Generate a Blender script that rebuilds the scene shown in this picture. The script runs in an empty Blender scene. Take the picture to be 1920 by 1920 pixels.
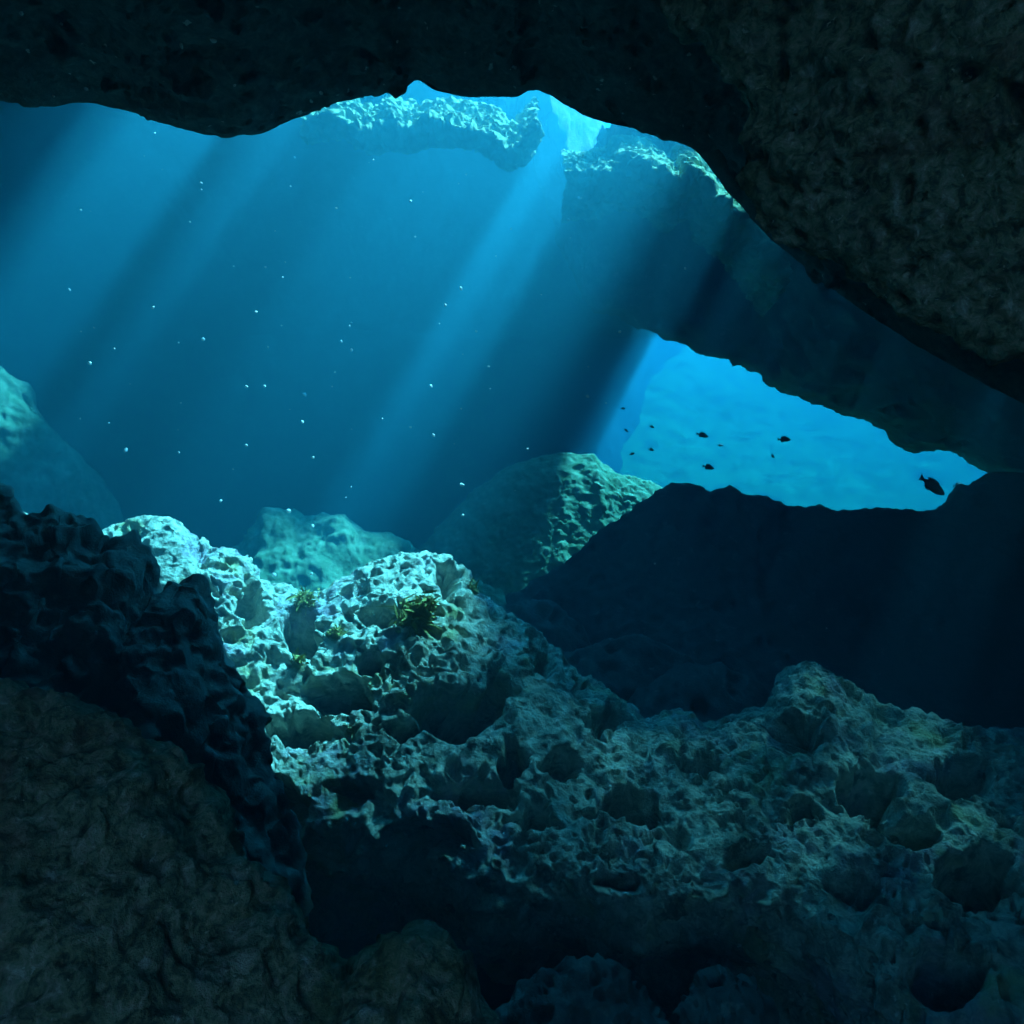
import bpy, math, time
import numpy as np
from mathutils import Vector

T0 = time.time()
rng = np.random.default_rng(7)
scn = bpy.context.scene
COL = scn.collection
TAN = 0.65
SUN = np.array([-0.45, -0.21, -0.86]); SUN /= np.linalg.norm(SUN)   # the way the light travels

# ------------------------------------------------------------------ noise
def _h(ix, iy, iz, seed):
    h = (ix.astype(np.uint32) * np.uint32(374761393)) ^ (iy.astype(np.uint32) * np.uint32(668265263)) ^ (iz.astype(np.uint32) * np.uint32(2147483647 & 1274126177)) ^ np.uint32((seed * 2654435761) & 0xffffffff)
    h = (h ^ (h >> np.uint32(13))) * np.uint32(1274126177)
    h = (h ^ (h >> np.uint32(16))) * np.uint32(2246822519)
    return h ^ (h >> np.uint32(13))

def perlin(p, seed=0):
    i = np.floor(p).astype(np.int64); f = (p - i).astype(np.float32)
    u = f * f * f * (f * (f * 6 - 15) + 10)
    out = 0
    for dx in (0, 1):
        wx = u[:, 0] if dx else 1 - u[:, 0]
        for dy in (0, 1):
            wy = u[:, 1] if dy else 1 - u[:, 1]
            for dz in (0, 1):
                wz = u[:, 2] if dz else 1 - u[:, 2]
                h = _h(i[:, 0] + dx, i[:, 1] + dy, i[:, 2] + dz, seed)
                gx = (h & np.uint32(1023)).astype(np.float32) / 511.5 - 1
                gy = ((h >> np.uint32(10)) & np.uint32(1023)).astype(np.float32) / 511.5 - 1
                gz = ((h >> np.uint32(20)) & np.uint32(1023)).astype(np.float32) / 511.5 - 1
                out = out + wx * wy * wz * (gx * (f[:, 0] - dx) + gy * (f[:, 1] - dy) + gz * (f[:, 2] - dz))
    return out * 1.2

def fbm(p, scale, octs=4, seed=0, gain=0.5, ridged=False):
    q = p / scale; a = 1.0; s = 0; t = 0
    for k in range(octs):
        n = perlin(q, seed + k * 17)
        if ridged: n = 1 - 2 * np.abs(n) * 1.4
        s = s + a * n; t += a; a *= gain; q = q * 2.03 + 5.7
    return s / t

def worley(p, seed=0, two=False):
    i = np.floor(p).astype(np.int64); f = (p - i).astype(np.float32)
    f1 = np.full(len(p), 9.0, np.float32); f2 = f1.copy(); rr = np.zeros(len(p), np.float32)
    for dx in (-1, 0, 1):
        for dy in (-1, 0, 1):
            for dz in (-1, 0, 1):
                h = _h(i[:, 0] + dx, i[:, 1] + dy, i[:, 2] + dz, seed)
                ox = dx + (h & np.uint32(1023)).astype(np.float32) / 1023
                oy = dy + ((h >> np.uint32(10)) & np.uint32(1023)).astype(np.float32) / 1023
                oz = dz + ((h >> np.uint32(20)) & np.uint32(1023)).astype(np.float32) / 1023
                d = np.sqrt((ox - f[:, 0]) ** 2 + (oy - f[:, 1]) ** 2 + (oz - f[:, 2]) ** 2)
                c = d < f1
                f2 = np.where(c, f1, np.minimum(f2, d)); rr = np.where(c, ((h >> np.uint32(7)) & np.uint32(255)).astype(np.float32) / 255, rr); f1 = np.where(c, d, f1)
    return f1, f2, rr

def sm(a, b, x):
    t = np.clip((x - a) / (b - a), 0, 1); return t * t * (3 - 2 * t)

# ------------------------------------------------------------------ geometry helpers
def P(px, py, Y):
    px, py, Y = np.broadcast_arrays(np.asarray(px, float), np.asarray(py, float), np.asarray(Y, float))
    return np.stack([Y * (px - 960) / 960 * TAN, Y, -Y * (py - 960) / 960 * TAN], -1)

def mesh_obj(name, V, F, mats, smooth=True, parent=None, fmat=None):
    me = bpy.data.meshes.new(name)
    V = np.asarray(V, np.float32).reshape(-1, 3)
    me.vertices.add(len(V)); me.vertices.foreach_set('co', V.ravel())
    F = np.asarray(F, np.int32); k = F.shape[1]
    me.loops.add(F.size); me.loops.foreach_set('vertex_index', F.ravel())
    me.polygons.add(len(F)); me.polygons.foreach_set('loop_start', np.arange(0, F.size, k, dtype=np.int32))
    me.polygons.foreach_set('loop_total', np.full(len(F), k, np.int32))
    me.polygons.foreach_set('use_smooth', np.full(len(F), smooth))
    for m in (mats if isinstance(mats, (list, tuple)) else [mats]): me.materials.append(m)
    if fmat is not None: me.polygons.foreach_set('material_index', np.asarray(fmat, np.int32))
    me.update(calc_edges=True); me.validate()
    o = bpy.data.objects.new(name, me); COL.objects.link(o)
    if parent is not None: o.parent = parent
    return o

def tag(o, label=None, cat=None, group=None, kind=None):
    for k, v in (('label', label), ('category', cat), ('group', group), ('kind', kind)):
        if v: o[k] = v
    return o

def grid_faces(n, m, off=0):
    i, j = np.meshgrid(np.arange(n - 1), np.arange(m - 1), indexing='ij')
    a = (i * m + j).ravel() + off
    return np.stack([a, a + 1, a + m + 1, a + m], 1)

def pchip(x, y, xi):
    x = np.asarray(x, float); y = np.asarray(y, float)
    h = np.diff(x); d = np.diff(y) / h
    m = np.zeros_like(y)
    for k in range(1, len(x) - 1):
        if d[k - 1] * d[k] > 0:
            w1 = 2 * h[k] + h[k - 1]; w2 = h[k] + 2 * h[k - 1]
            m[k] = (w1 + w2) / (w1 / d[k - 1] + w2 / d[k])
    m[0] = d[0]; m[-1] = d[-1]
    k = np.clip(np.searchsorted(x, xi) - 1, 0, len(x) - 2)
    t = (xi - x[k]) / h[k]; t2 = t * t; t3 = t2 * t
    return (2 * t3 - 3 * t2 + 1) * y[k] + (t3 - 2 * t2 + t) * h[k] * m[k] + (-2 * t3 + 3 * t2) * y[k + 1] + (t3 - t2) * h[k] * m[k + 1]

def spline_rows(ctrl, s, sq):
    """ctrl (r, n, 3) rows of control curves at parameters s -> smooth surface sampled at sq (Catmull-Rom)"""
    ctrl = np.asarray(ctrl, float); s = np.asarray(s, float)
    m = np.gradient(ctrl, s, axis=0)
    k = np.clip(np.searchsorted(s, sq) - 1, 0, len(s) - 2)
    h = (s[k + 1] - s[k])[:, None, None]; t = ((sq - s[k])[:, None, None]) / h
    t2 = t * t; t3 = t2 * t
    return (2 * t3 - 3 * t2 + 1) * ctrl[k] + (t3 - 2 * t2 + t) * h * m[k] + (-2 * t3 + 3 * t2) * ctrl[k + 1] + (t3 - t2) * h * m[k + 1]

def normals(G):
    du = np.gradient(G, axis=0); dv = np.gradient(G, axis=1)
    n = np.cross(du, dv); l = np.linalg.norm(n, axis=-1, keepdims=True)
    return n / np.maximum(l, 1e-9)

def rbf(pts, vals):
    pts = np.asarray(pts, float); vals = np.asarray(vals, float)
    def ker(a, b):
        d = np.sqrt(((a[:, None] - b[None]) ** 2).sum(-1) + 1e-9); return d * d * np.log(d + 1e-9)
    n = len(pts); K = ker(pts, pts) + 0.002 * np.eye(n)
    Pm = np.hstack([np.ones((n, 1)), pts])
    A = np.block([[K, Pm], [Pm.T, np.zeros((3, 3))]])
    c = np.linalg.solve(A, np.concatenate([vals, np.zeros(3)]))
    def f(q):
        q = np.asarray(q, float); out = np.empty(len(q))
        for s in range(0, len(q), 50000):
            b = q[s:s + 50000]
            out[s:s + 50000] = ker(b, pts) @ c[:n] + np.hstack([np.ones((len(b), 1)), b]) @ c[n:]
        return out
    return f

def inside(poly, X, Y):
    poly = np.asarray(poly, float); c = np.zeros(X.shape, bool)
    x0, y0 = poly[-1]
    for x1, y1 in poly:
        if y1 != y0:
            c ^= ((y1 > Y) != (y0 > Y)) & (X < (x0 - x1) * (Y - y1) / (y0 - y1) + x1)
        x0, y0 = x1, y1
    return c

def curve(pts, q):
    pts = np.asarray(pts, float)
    return np.stack([pchip(pts[:, 0], pts[:, k], q) for k in range(1, pts.shape[1])], -1)

def rough(G, N, amp, scale, octs=4, seed=0, ridged=False):
    p = G.reshape(-1, 3)
    return (amp * fbm(p, scale, octs, seed, ridged=ridged)).reshape(G.shape[:2])

def karst(G, N, amps, seed=0, pits=((0.16, 0.06), (0.075, 0.03)), warp=0.05, rubble=False):
    """weathered limestone: big lumps, ridges and sharp-edged pits"""
    p = G.reshape(-1, 3)
    d = np.zeros(len(p))
    for k, (a, sc, oc, rg) in enumerate(amps): d += a * fbm(p, sc, oc, seed + 31 * k, ridged=rg)
    w = p + warp * np.stack([perlin(p / 0.11, seed + 91), perlin(p / 0.11, seed + 92), perlin(p / 0.11, seed + 93)], -1)
    for k, (cell, dep) in enumerate(pits):
        f1, f2, r = worley(w / cell, seed + 7 + k)
        rad = 0.15 + 0.40 * r
        pm = 1.0 if not rubble else sm(-0.25, 0.3, perlin(p / 0.45, seed + 55 + k))
        d -= dep * pm * (0.25 + 1.1 * r) * (1 - sm(0.5 * rad, rad, f1))
    if rubble:
        for cell, hgt in ((0.11, 0.035), (0.05, 0.018)):
            f1, f2, r = worley(w / cell + 3.3, seed + 77)
            d += hgt * sm(-0.2, 0.35, perlin(p / 0.4, seed + 66)) * (0.3 + r) * np.clip(1 - (f1 / 0.6) ** 2, 0, 1)
    return d.reshape(G.shape[:2])

# ------------------------------------------------------------------ materials
def nt_new(name):
    m = bpy.data.materials.new(name); m.use_nodes = True
    nt = m.node_tree; nt.nodes.clear()
    out = nt.nodes.new('ShaderNodeOutputMaterial'); b = nt.nodes.new('ShaderNodeBsdfPrincipled')
    nt.links.new(b.outputs[0], out.inputs['Surface'])
    return m, nt, b, out

def rock_mat(name, cols, scale=1.0, rough_=0.9, bump=0.5, bscale=40, specks=None, spec=0.15):
    """cols: list of (position, rgb) along a noise ramp, then patches"""
    m, nt, b, out = nt_new(name)
    N = nt.nodes.new; L = nt.links.new
    tc = N('ShaderNodeTexCoord')
    n1 = N('ShaderNodeTexNoise'); n1.inputs['Scale'].default_value = 5 * scale; n1.inputs['Detail'].default_value = 9; n1.inputs['Roughness'].default_value = 0.72; n1.inputs['Distortion'].default_value = 0.6
    L(tc.outputs['Object'], n1.inputs['Vector'])
    cr = N('ShaderNodeValToRGB')
    while len(cr.color_ramp.elements) < len(cols): cr.color_ramp.elements.new(0.5)
    for e, (p, c) in zip(cr.color_ramp.elements, cols): e.position = p; e.color = (*c, 1)
    L(n1.outputs['Fac'], cr.inputs['Fac'])
    last = cr.outputs['Color']
    if specks:
        sc, thr, col = specks
        v = N('ShaderNodeTexVoronoi'); v.inputs['Scale'].default_value = sc; nd = N('ShaderNodeTexNoise'); nd.inputs['Scale'].default_value = sc * 1.3; nd.inputs['Detail'].default_value = 3; L(tc.outputs['Object'], nd.inputs['Vector']); va = N('ShaderNodeVectorMath'); va.operation = 'MULTIPLY_ADD'; va.inputs[1].default_value = (0.09, 0.09, 0.09); L(nd.outputs['Color'], va.inputs[0]); L(tc.outputs['Object'], va.inputs[2]); L(va.outputs[0], v.inputs['Vector'])
        lt = N('ShaderNodeMath'); lt.operation = 'LESS_THAN'; lt.inputs[1].default_value = 0.2; L(v.outputs['Distance'], lt.inputs[0])
        sp = N('ShaderNodeSeparateColor'); L(v.outputs['Color'], sp.inputs[0])
        gt = N('ShaderNodeMath'); gt.operation = 'GREATER_THAN'; gt.inputs[1].default_value = thr; L(sp.outputs[0], gt.inputs[0])
        mu = N('ShaderNodeMath'); mu.operation = 'MULTIPLY'; L(lt.outputs[0], mu.inputs[0]); L(gt.outputs[0], mu.inputs[1])
        mx = N('ShaderNodeMix'); mx.data_type = 'RGBA'; L(mu.outputs[0], mx.inputs['Factor']); L(last, mx.inputs['A']); mx.inputs['B'].default_value = (*col, 1)
        last = mx.outputs['Result']
    L(last, b.inputs['Base Color'])
    b.inputs['Roughness'].default_value = rough_; b.inputs['Specular IOR Level'].default_value = spec
    n2 = N('ShaderNodeTexNoise'); n2.inputs['Scale'].default_value = bscale; n2.inputs['Detail'].default_value = 6; n2.inputs['Roughness'].default_value = 0.65
    L(tc.outputs['Object'], n2.inputs['Vector'])
    bp = N('ShaderNodeBump'); bp.inputs['Strength'].default_value = bump; bp.inputs['Distance'].default_value = 0.03
    L(n2.outputs['Fac'], bp.inputs['Height']); L(bp.outputs[0], b.inputs['Normal'])
    return m

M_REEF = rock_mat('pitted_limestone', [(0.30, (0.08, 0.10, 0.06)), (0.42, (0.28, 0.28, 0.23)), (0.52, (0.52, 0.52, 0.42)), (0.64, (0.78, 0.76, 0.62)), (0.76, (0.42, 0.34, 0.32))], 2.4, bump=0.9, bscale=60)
def patches(m, defs):
    nt = m.node_tree; N = nt.nodes.new; L = nt.links.new
    b = [n for n in nt.nodes if n.type == 'BSDF_PRINCIPLED'][0]; tc = [n for n in nt.nodes if n.type == 'TEX_COORD'][0]
    last = b.inputs['Base Color'].links[0].from_socket
    for k, (sc, lo, hi, amt, col) in enumerate(defs):
        n = N('ShaderNodeTexNoise'); n.inputs['Scale'].default_value = sc; n.inputs['Detail'].default_value = 7; n.inputs['Roughness'].default_value = 0.7
        mp = N('ShaderNodeMapping'); mp.inputs['Location'].default_value = (3.1 * k + 1, 7.7 * k, 2.3 * k); L(tc.outputs['Object'], mp.inputs[0]); L(mp.outputs[0], n.inputs['Vector'])
        mr = N('ShaderNodeMapRange'); mr.inputs['From Min'].default_value = lo; mr.inputs['From Max'].default_value = hi; mr.inputs['To Max'].default_value = amt; L(n.outputs['Fac'], mr.inputs['Value'])
        mx = N('ShaderNodeMix'); mx.data_type = 'RGBA'; L(mr.outputs[0], mx.inputs['Factor']); L(last, mx.inputs['A']); mx.inputs['B'].default_value = (*col, 1); last = mx.outputs['Result']
    L(last, b.inputs['Base Color'])
patches(M_REEF, [(2.6, 0.55, 0.65, 0.6, (0.46, 0.42, 0.14)), (2.2, 0.52, 0.64, 0.65, (0.46, 0.34, 0.48)), (7, 0.58, 0.64, 0.85, (0.06, 0.07, 0.05)), (14, 0.62, 0.66, 0.9, (0.85, 0.85, 0.78))])
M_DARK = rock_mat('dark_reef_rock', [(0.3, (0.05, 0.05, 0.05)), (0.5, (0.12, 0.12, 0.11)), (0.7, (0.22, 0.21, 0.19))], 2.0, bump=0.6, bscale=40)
M_ROOF = rock_mat('cave_ceiling_rock', [(0.32, (0.05, 0.05, 0.055)), (0.48, (0.12, 0.125, 0.12)), (0.66, (0.26, 0.26, 0.24))], 4.5, bump=0.9, bscale=45, specks=(16, 0.86, (0.7, 0.7, 0.68)))
M_TURF = rock_mat('brown_algal_turf', [(0.30, (0.03, 0.03, 0.022)), (0.42, (0.15, 0.14, 0.085)), (0.50, (0.32, 0.32, 0.19)), (0.58, (0.50, 0.39, 0.30)), (0.68, (0.74, 0.68, 0.60))], 6.0, bump=1.0, bscale=60, specks=(34, 0.88, (0.62, 0.58, 0.52)))
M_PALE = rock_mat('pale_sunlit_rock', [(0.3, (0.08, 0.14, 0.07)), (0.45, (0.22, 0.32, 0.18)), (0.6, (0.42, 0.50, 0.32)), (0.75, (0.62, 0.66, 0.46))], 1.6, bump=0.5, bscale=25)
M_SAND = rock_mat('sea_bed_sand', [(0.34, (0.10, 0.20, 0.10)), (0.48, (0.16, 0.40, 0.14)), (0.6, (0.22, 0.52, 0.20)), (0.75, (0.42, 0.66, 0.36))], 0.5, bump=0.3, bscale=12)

patches(M_TURF, [(1.6, 0.50, 0.62, 0.6, (0.13, 0.14, 0.04)), (2.4, 0.55, 0.64, 0.6, (0.24, 0.10, 0.07)), (5, 0.58, 0.66, 0.8, (0.02, 0.02, 0.015))])
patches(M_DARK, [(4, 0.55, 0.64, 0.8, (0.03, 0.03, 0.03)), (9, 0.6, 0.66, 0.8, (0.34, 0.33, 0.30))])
# ------------------------------------------------------------------ air / water
def make_haze(lo, hi):
    lo = np.array(lo, float); hi = np.array(hi, float)
    V = [[(lo, hi)[i][0], (lo, hi)[j][1], (lo, hi)[k][2]] for i in (0, 1) for j in (0, 1) for k in (0, 1)]
    F = [[0, 1, 3, 2], [4, 6, 7, 5], [0, 4, 5, 1], [2, 3, 7, 6], [0, 2, 6, 4], [1, 5, 7, 3]]
    m = bpy.data.materials.new('clear_blue_water'); m.use_nodes = True; nt = m.node_tree; nt.nodes.clear()
    out = nt.nodes.new('ShaderNodeOutputMaterial'); pv = nt.nodes.new('ShaderNodeVolumePrincipled')
    pv.inputs['Color'].default_value = HAZE_COL + (1,)
    pv.inputs['Absorption Color'].default_value = HAZE_ABS + (1,)
    pv.inputs['Density'].default_value = HAZE_DEN
    pv.inputs['Anisotropy'].default_value = 0.55
    nt.links.new(pv.outputs[0], out.inputs['Volume'])
    o = mesh_obj('haze', V, F, m, smooth=False)
    return tag(o, 'clear blue sea water filling the whole cave', 'water', kind='stuff')
SCAT = (0.008, 0.079, 0.124); ABSO = (0.30, 0.090, 0.020)      # per metre
HAZE_DEN = 0.30
HAZE_COL = tuple(c / HAZE_DEN for c in SCAT)
HAZE_ABS = tuple(max(0.0, 1 - a / (HAZE_DEN - c)) ** 2 for a, c in zip(ABSO, SCAT))
EXPOSURE = 4.6
SUN_E = 5.0
SKY_E = 0.05

# ------------------------------------------------------------------ the near ceiling: the arch that frames the view
lip = [(-1500, 215, 3.6), (-700, 190, 4.0), (-200, 180, 4.15), (0, 193, 4.2), (95, 206, 4.2), (150, 198, 4.2), (240, 214, 4.2), (330, 240, 4.2), (400, 260, 4.2), (480, 254, 4.2), (560, 226, 4.2), (630, 196, 4.25), (700, 178, 4.3), (755, 172, 4.3), (782, 156, 4.3), (825, 178, 4.3), (900, 188, 4.3), (965, 188, 4.3), (995, 174, 4.3), (1030, 182, 4.3), (1105, 226, 4.3), (1200, 250, 4.25), (1300, 285, 4.2), (1385, 385, 4.2), (1480, 480, 4.1), (1700, 640, 4.0), (2000, 800, 3.8), (2500, 1000, 3.4), (3200, 1300, 3.0)]
def cave_ceiling():
    n = 760
    q = np.concatenate([np.linspace(-1500, -60, 80)[:-1], np.linspace(-60, 2000, n), np.linspace(2000, 3200, 60)[1:]])
    c = curve(lip, q); L = P(q, c[:, 0], c[:, 1])
    off = lambda dy, dz: L + np.array([0, dy, dz])
    top = off(-1.0, 1.6); top[:, 2] = np.maximum(top[:, 2], 3.5)
    rows = [top, off(-0.35, 0.6), off(-0.06, 0.12), L, off(-0.14, -0.02), off(-0.7, 0.10), off(-1.8, 0.05), off(-3.2, -0.1), off(-5.6, -0.1), off(-6.3, 0.6)]
    rows = [r.copy() for r in rows]
    for r, f in ((rows[5], .9), (rows[6], .75), (rows[7], 0.6), (rows[8], 0.6), (rows[9], 0.6)):
        hi = np.maximum(r[:, 2], 0)                      # towards the viewer the ceiling levels out, the side comes down as a wall
        r[:, 2] = np.where(q > 1300, r[:, 2] * 1.0, r[:, 2])
    s = [0, 1, 1.5, 2, 2.4, 3.2, 4.2, 5.2, 6.2, 7]
    sq = np.concatenate([np.linspace(0, 1.5, 30)[:-1], np.linspace(1.5, 4.0, 230)[:-1], np.linspace(4.0, 7, 60)])
    G = spline_rows(rows, s, sq); N = normals(G)
    if N[60, 300, 2] > 0: N = -N
    d = karst(G, N, [(0.06, 0.5, 4, False), (0.05, 0.16, 5, False), (0.07, 0.9, 3, True)], 11, pits=((0.17, 0.05), (0.06, 0.025)), rubble=True)
    damp = 0.35 + 0.65 * np.clip(np.abs(sq - 2.0) / 0.5, 0, 1)
    G = G + N * (d * damp[:, None])[..., None]
    o = mesh_obj('cave_ceiling', G, grid_faces(*G.shape[:2]), M_ROOF)
    return tag(o, 'dark rough rock ceiling arching over the top of the view', 'cave ceiling', kind='structure')
cave_ceiling()

# ------------------------------------------------------------------ the far roof with its skylight hole and the open sea behind
hole = [(-6.1, 9.9), (-4.9, 9.6), (-4.0, 9.2), (-2.75, 9.3), (-2.6, 7.6), (-2.4, 5.6), (-1.6, 4.9), (1.2, 4.8), (1.6, 5.4), (1.9, 5.7), (1.8, 6.2), (1.5, 6.5), (2.7, 7.4), (2.75, 8.1), (2.2, 8.35), (1.6, 8.3), (1.3, 8.7), (0.95, 9.0), (0.85, 9.6), (0.1, 9.9), (-0.9, 9.7), (-1.15, 8.9), (-1.45, 9.7), (-1.8, 9.8), (-2.0, 9.3), (-2.2, 7.0), (-2.6, 6.9), (-2.7, 10.0), (-3.2, 11.0), (-6.1, 11.0)]  # outline and hidden spurs shaped to steer the sunbeams
sun_block = [(0.6, 6.5), (3.4, 6.3), (3.2, 7.45), (2.4, 7.65), (1.3, 7.8), (0.7, 8.2)]  # out-of-view roof patch added to block sun before the right wall
sun_block_2 = [(-2.5, 6.6), (-1.6, 6.5), (-0.7, 6.4), (0.0, 6.5), (1.0, 6.4), (0.9, 7.9), (0.4, 8.1), (-0.5, 8.15), (-1.6, 8.0), (-2.3, 7.7)]  # second added patch, closes part of the hole to dim the central shafts
sea_edge = [(7.2, 40), (3.3, 18), (2.6, 14), (1.95, 11), (1.72, 10.2), (1.85, 9.7), (2.3, 9.5), (3, 9.55), (6, 9.55), (8, 9.55), (30, 9.0), (30, 40)]
def cave_roof():
    ctl = []
    for px, py, Y in [(300, 190, 10), (460, 190, 10), (640, 190, 10), (800, 192, 10), (960, 200, 10), (1080, 250, 8.8), (1150, 285, 8.7), (1250, 300, 8.6), (1390, 385, 8.5),
                      (1100, 560, 9.4), (1160, 590, 9.6), (1230, 618, 9.5), (1290, 640, 9.3), (1340, 660, 9.2), (1450, 720, 9.2), (1600, 772, 9.2), (1650, 790, 9.2), (1690, 830, 9.2), (1735, 832, 9.2), (1755, 812, 9.2), (1800, 845, 9.2), (1870, 882, 9.2), (1960, 893, 9.2), (2300, 960, 9.2),
                      (1340, 610, 9.75), (1450, 665, 9.75), (1600, 715, 9.75), (1690, 765, 9.75), (1755, 750, 9.75), (1870, 815, 9.75), (2100, 850, 9.75),
                      (1500, 510, 8.1), (1700, 650, 8.0), (2100, 800, 7.6),
                      (300, 340, 12.5), (800, 350, 12.5), (1080, 480, 12.5), (1230, 615, 12), (1230, 620, 16), (300, 600, 16), (900, 610, 16), (1230, 622, 24), (900, 615, 24)]:
        p = P(px, py, Y); ctl.append((p[0], p[1], p[2]))
    ctl += [(-6, 3, 3.6), (0, 3, 3.6), (6, 3, 3.4), (-4, 10.8, 5.7), (-6.2, 10.4, 6.0), (-4, 9.5, 5.1), (-5, 7, 4.5), (-2, 5.6, 3.8), (1, 5.6, 3.7), (3.2, 6.2, 3.6), (2, 7.1, 3.75), (-6, -3, 3.4), (6, -3, 3.4), (-14, 3, 3.2), (14, 3, 2.6), (-14, 9, 3.4), (14, 9, 0.8), (-14, 17, 3), (4, 5, 3.2)]
    ctl = np.array(ctl); f = rbf(ctl[:, :2], ctl[:, 2])
    xs = np.concatenate([np.linspace(-14, -5.8, 60)[:-1], np.linspace(-5.8, 6.8, 520), np.linspace(6.8, 16, 50)[1:]])
    ys = np.concatenate([np.linspace(-3.3, 3.0, 40)[:-1], np.linspace(3.0, 9.5, 300), np.linspace(9.5, 18, 90)[1:], np.linspace(18, 25, 30)[1:]])
    X, Y = np.meshgrid(xs, ys, indexing='ij'); n, m = X.shape
    Z = f(np.stack([X.ravel(), Y.ravel()], 1)).reshape(n, m)
    Z = np.maximum(Z, 0.25 + 0 * Z)
    p2 = np.stack([X, Y, 0 * X], -1).reshape(-1, 3)
    jx = (0.22 * fbm(p2, 0.9, 4, 5) + 0.05 * fbm(p2, 0.15, 3, 8)).reshape(n, m) * 1.6; jy = (0.22 * fbm(p2, 0.9, 4, 6) + 0.05 * fbm(p2, 0.15, 3, 9)).reshape(n, m) * 1.6
    cut = (inside(hole, X + jx, Y + jy) & ~inside(sun_block, X + jx, Y + jy) & ~inside(sun_block_2, X + jx, Y + jy)) | ((fbm(p2, 0.11, 2, 77).reshape(n, m) > 0.02 + 0.11 * sm(1.6, 2.6, X) + 0.07 * sm(3.0, 4.2, X)) & (X > 0.9) & (X < 4.6) & (Y > 4.5 + 0.8 * (1 - sm(1.2, 2.4, X))) & (Y < 6.15 - 0.6 * sm(1.8, 2.6, X))) | inside(sea_edge, X + 0.3 * jx, Y + 0.25 * jy)  # noise term: made-up unseen pinholes that dapple sun onto the right of the reef
    G = np.stack([X, Y, Z], -1); N = normals(G); N = np.where(N[..., 2:] > 0, -N, N)
    d = karst(G, N, [(0.10, 1.1, 4, False), (0.06, 0.35, 4, True), (0.05, 0.14, 4, False)], 21, pits=((0.3, 0.05), (0.14, 0.03)))
    B = G + N * d[..., None]
    p3 = G.reshape(-1, 3)
    lat = np.stack([fbm(p3, 0.12, 2, 61), fbm(p3, 0.12, 2, 62), 0 * p3[:, 0]], -1).reshape(n, m, 3) * 0.05
    B = B + lat
    th = 0.95 + 0.25 * np.abs(fbm(p3, 0.8, 3, 44)).reshape(n, m) * 2
    th = th * (0.07 + 0.93 * sm(6.2, 7.4, Y))  # near roof thinned so slanting sun gets through the added pinholes
    Tp = B + np.stack([0 * th, 0 * th, th], -1)
    Tp[..., 2] += 1.1 * np.exp(-((X - 0.9) / 0.8) ** 2 - ((Y - 10.6) / 0.9) ** 2)
    V = np.concatenate([B.reshape(-1, 3), Tp.reshape(-1, 3)])
    keep = ~(cut[:-1, :-1] | cut[1:, :-1] | cut[1:, 1:] | cut[:-1, 1:])
    i, j = np.nonzero(keep); a = i * m + j; nm = n * m
    low = np.stack([a, a + 1, a + m + 1, a + m], 1); up = np.stack([a + nm, a + m + nm, a + m + 1 + nm, a + 1 + nm], 1)
    sides = []; extra = []; nx = 0; LAY = 18
    kp = np.pad(keep, 1)
    for (di, dj, e0, e1) in ((-1, 0, 0, 1), (1, 0, m + 1, m), (0, -1, m, 0), (0, 1, 1, m + 1)):
        bnd = keep & ~kp[1 + di:kp.shape[0] - 1 + di, 1 + dj:kp.shape[1] - 1 + dj]
        bi, bj = np.nonzero(bnd); b = bi * m + bj
        prev0, prev1 = b + e0, b + e1
        for l in range(1, LAY + 1):
            if l == LAY: c0, c1 = b + e0 + nm, b + e1 + nm
            else:
                t = l / LAY; ids = []
                for e in (e0, e1):
                    q3 = V[b + e] * (1 - t) + V[b + e + nm] * t
                    bump = 4 * t * (1 - t)
                    q3 = q3 + bump * np.stack([0.16 * fbm(q3, 0.35, 4, 71) , 0.16 * fbm(q3, 0.35, 4, 72), 0.10 * fbm(q3, 0.3, 3, 73)], -1) * 1.5
                    q3 = q3 + min(1.0, 3 * bump) * 0.13 * np.stack([fbm(q3, 0.13, 4, 171), fbm(q3, 0.13, 4, 172), fbm(q3, 0.13, 3, 173)], -1)
                    extra.append(q3); ids.append(2 * nm + nx + np.arange(len(q3))); nx += len(q3)
                c0, c1 = ids
            sides.append(np.stack([prev1, prev0, c0, c1], 1)); prev0, prev1 = c0, c1
    V = np.concatenate([V] + extra)
    F = np.concatenate([low, up] + sides)
    used = np.unique(F); re = np.full(len(V), -1); re[used] = np.arange(len(used))
    o = mesh_obj('cave_roof', V[used], re[F], M_DARK)
    return tag(o, 'far cave roof with a sunlit skylight hole and small added light openings', 'cave roof', kind='structure')
cave_roof()

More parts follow.
